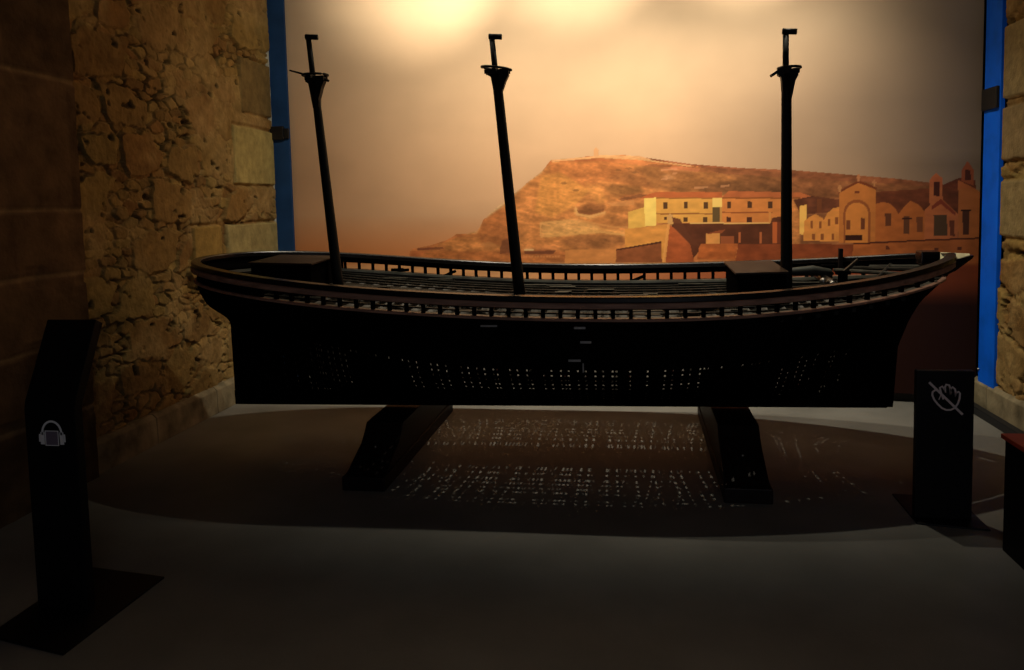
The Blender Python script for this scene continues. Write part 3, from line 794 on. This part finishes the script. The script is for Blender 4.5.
ic = obj('headphone_symbol', bm, M_icon, po); ic['label'] = 'white headphone symbol'; ic.location = (0, -.0005, -.002)
bm = bmesh.new(); box(bm, c0[0]-.026, c0[0]+.026, -.002, 0, c0[1]-.036, c0[1]+.018)
o = obj('grey_plate', bm, M_screen, po); o['label'] = 'grey square plate with pale rim inside the headphone symbol'
bm = bmesh.new(); stroke(bm, [(c0[0]-.027, c0[1]-.037), (c0[0]+.027, c0[1]-.037), (c0[0]+.027, c0[1]+.019), (c0[0]-.027, c0[1]+.019)], .004, True)
obj('rim', bm, M_icon, o).location = (0, -.002, 0)

s = thing('warning_stand', 'low black stand with crossed out hand symbol beside the bow', 'stand', (1.441, 3.94, 0))
bm = bmesh.new(); prism(bm, [(-.135, -.06), (.165, -.11), (.175, .30), (-.13, .32)], 'z', 0, .008); obj('base_plate', bm, M_stand, s, bevel=.002)
bm = bmesh.new(); folded(bm, .252, [(0, .008), (0, .718)], .04); po = obj('post', bm, M_stand, s, bevel=.003)
def PX(x, y): return ((x-945.5)*.0049, .713-(y-372)*.00489)     # symbol drawn at its real size
hand = [(941.5, 393.5), (938.5, 390), (936, 389.5), (933.8, 391.5), (933.6, 394.5), (935.5, 399), (938.5, 403), (942.5, 407), (946.5, 408.8), (950.5, 408.5), (954, 406.5), (956.5, 402.5), (958, 397.5), (958.3, 392.5), (957, 390.8), (955, 392), (954.6, 395.5), (954.4, 391.5), (953.8, 388.5), (951.6, 386.3), (950, 388.5), (950, 394), (949.6, 387.5), (948.5, 384.6), (945.8, 384), (944.8, 386.5), (945.2, 392), (944, 388), (942.4, 385.8), (940.2, 387.2), (941, 390.5)]
bm = bmesh.new(); stroke(bm, [PX(*p) for p in hand], .0085)
stroke(bm, [PX(941, 390.5), PX(943.6, 398.5)], .0075); stroke(bm, [PX(941.5, 393.5), PX(939.5, 399)], .004)
hs = obj('hand_symbol', bm, M_iconp, po); hs['label'] = 'pale crossed out hand symbol'; hs.location = (0, -.0005, 0)
bm = bmesh.new(); stroke(bm, [PX(930.5, 382), PX(961, 413)], .0105)
obj('strike_bar', bm, M_iconp, hs).location = (0, -.0014, 0)

# red topped black case at the right edge
s = thing('display_case', 'black box shaped case with red top at the right edge, behind the visitor line', 'display case', (1.98, 3.15, 0))
s['label'] = 'black box shaped display case with a red top at the right edge'
bm = bmesh.new(); box(bm, -.41, .40, -.9, .48, 0, .49); obj('body', bm, M_case, s, bevel=.004)
bm = bmesh.new(); box(bm, -.422, .41, -.91, .495, .4905, .512); obj('top', bm, M_red, s, bevel=.004)

# ------------------------------------------------------------------ lamps of the room: spotlights on the ceiling above the ship, aimed at the mural
def spot(x, y, z, tx, ty, tz, W, size, blend, r=.02, col=(1, .90, .70)):
    L = bpy.data.lights.new('spot_lamp', 'SPOT'); L.energy = W; L.color = col; L.spot_size = math.radians(size); L.spot_blend = blend; L.shadow_soft_size = r
    o = bpy.data.objects.new('spot_lamp', L); C.objects.link(o); o.location = (x, y, z)
    d = Vector((tx-x, ty-y, tz-z)); o.rotation_euler = d.to_track_quat('-Z', 'Y').to_euler()
    return o
LY, LZ = 5.05, 3.45
for x, xt, k, kf in ((-1.30, -1.72, 1.0, .48), (-.25, -.38, .74, .95), (.90, .88, .60, .85)):
    spot(x, LY, LZ, xt+.1, wall_y(xt), 1.7, 52*k, 136, 1.0)
    spot(x, LY, LZ, xt, wall_y(xt), 3.15, 50*k, 100, 1.0, .04)
    spot(x, LY, LZ, xt, wall_y(xt), 3.55, 210*k, 60, 1.0, .04)
    spot(x, LY, LZ, x, 6.4, 0, 165*kf, 112, 1.0, .018)
# pale fill light added behind the camera, brightens the stands and brown strakes
A = bpy.data.lights.new('fill_light', 'AREA'); A.energy = 14; A.color = (.93, .92, 1.0); A.shape = 'RECTANGLE'; A.size = 1.6; A.size_y = 1.4
ao = bpy.data.objects.new('fill_light', A); C.objects.link(ao); ao.location = (.6, -1.35, 1.7)
ao.rotation_euler = Vector((-.1, 1, -.05)).to_track_quat('-Z', 'Y').to_euler()
w = bpy.data.worlds.new('world'); SC.world = w; w.use_nodes = True
w.node_tree.nodes['Background'].inputs['Color'].default_value = (.006, .006, .008, 1)

SC.view_settings.view_transform = 'Standard'; SC.view_settings.look = 'None'
SC.view_settings.exposure = 0; SC.view_settings.gamma = 1; SC.view_settings.use_curve_mapping = False
SC.cycles.use_denoising = True
SC.cycles.max_bounces = 6; SC.cycles.diffuse_bounces = 4
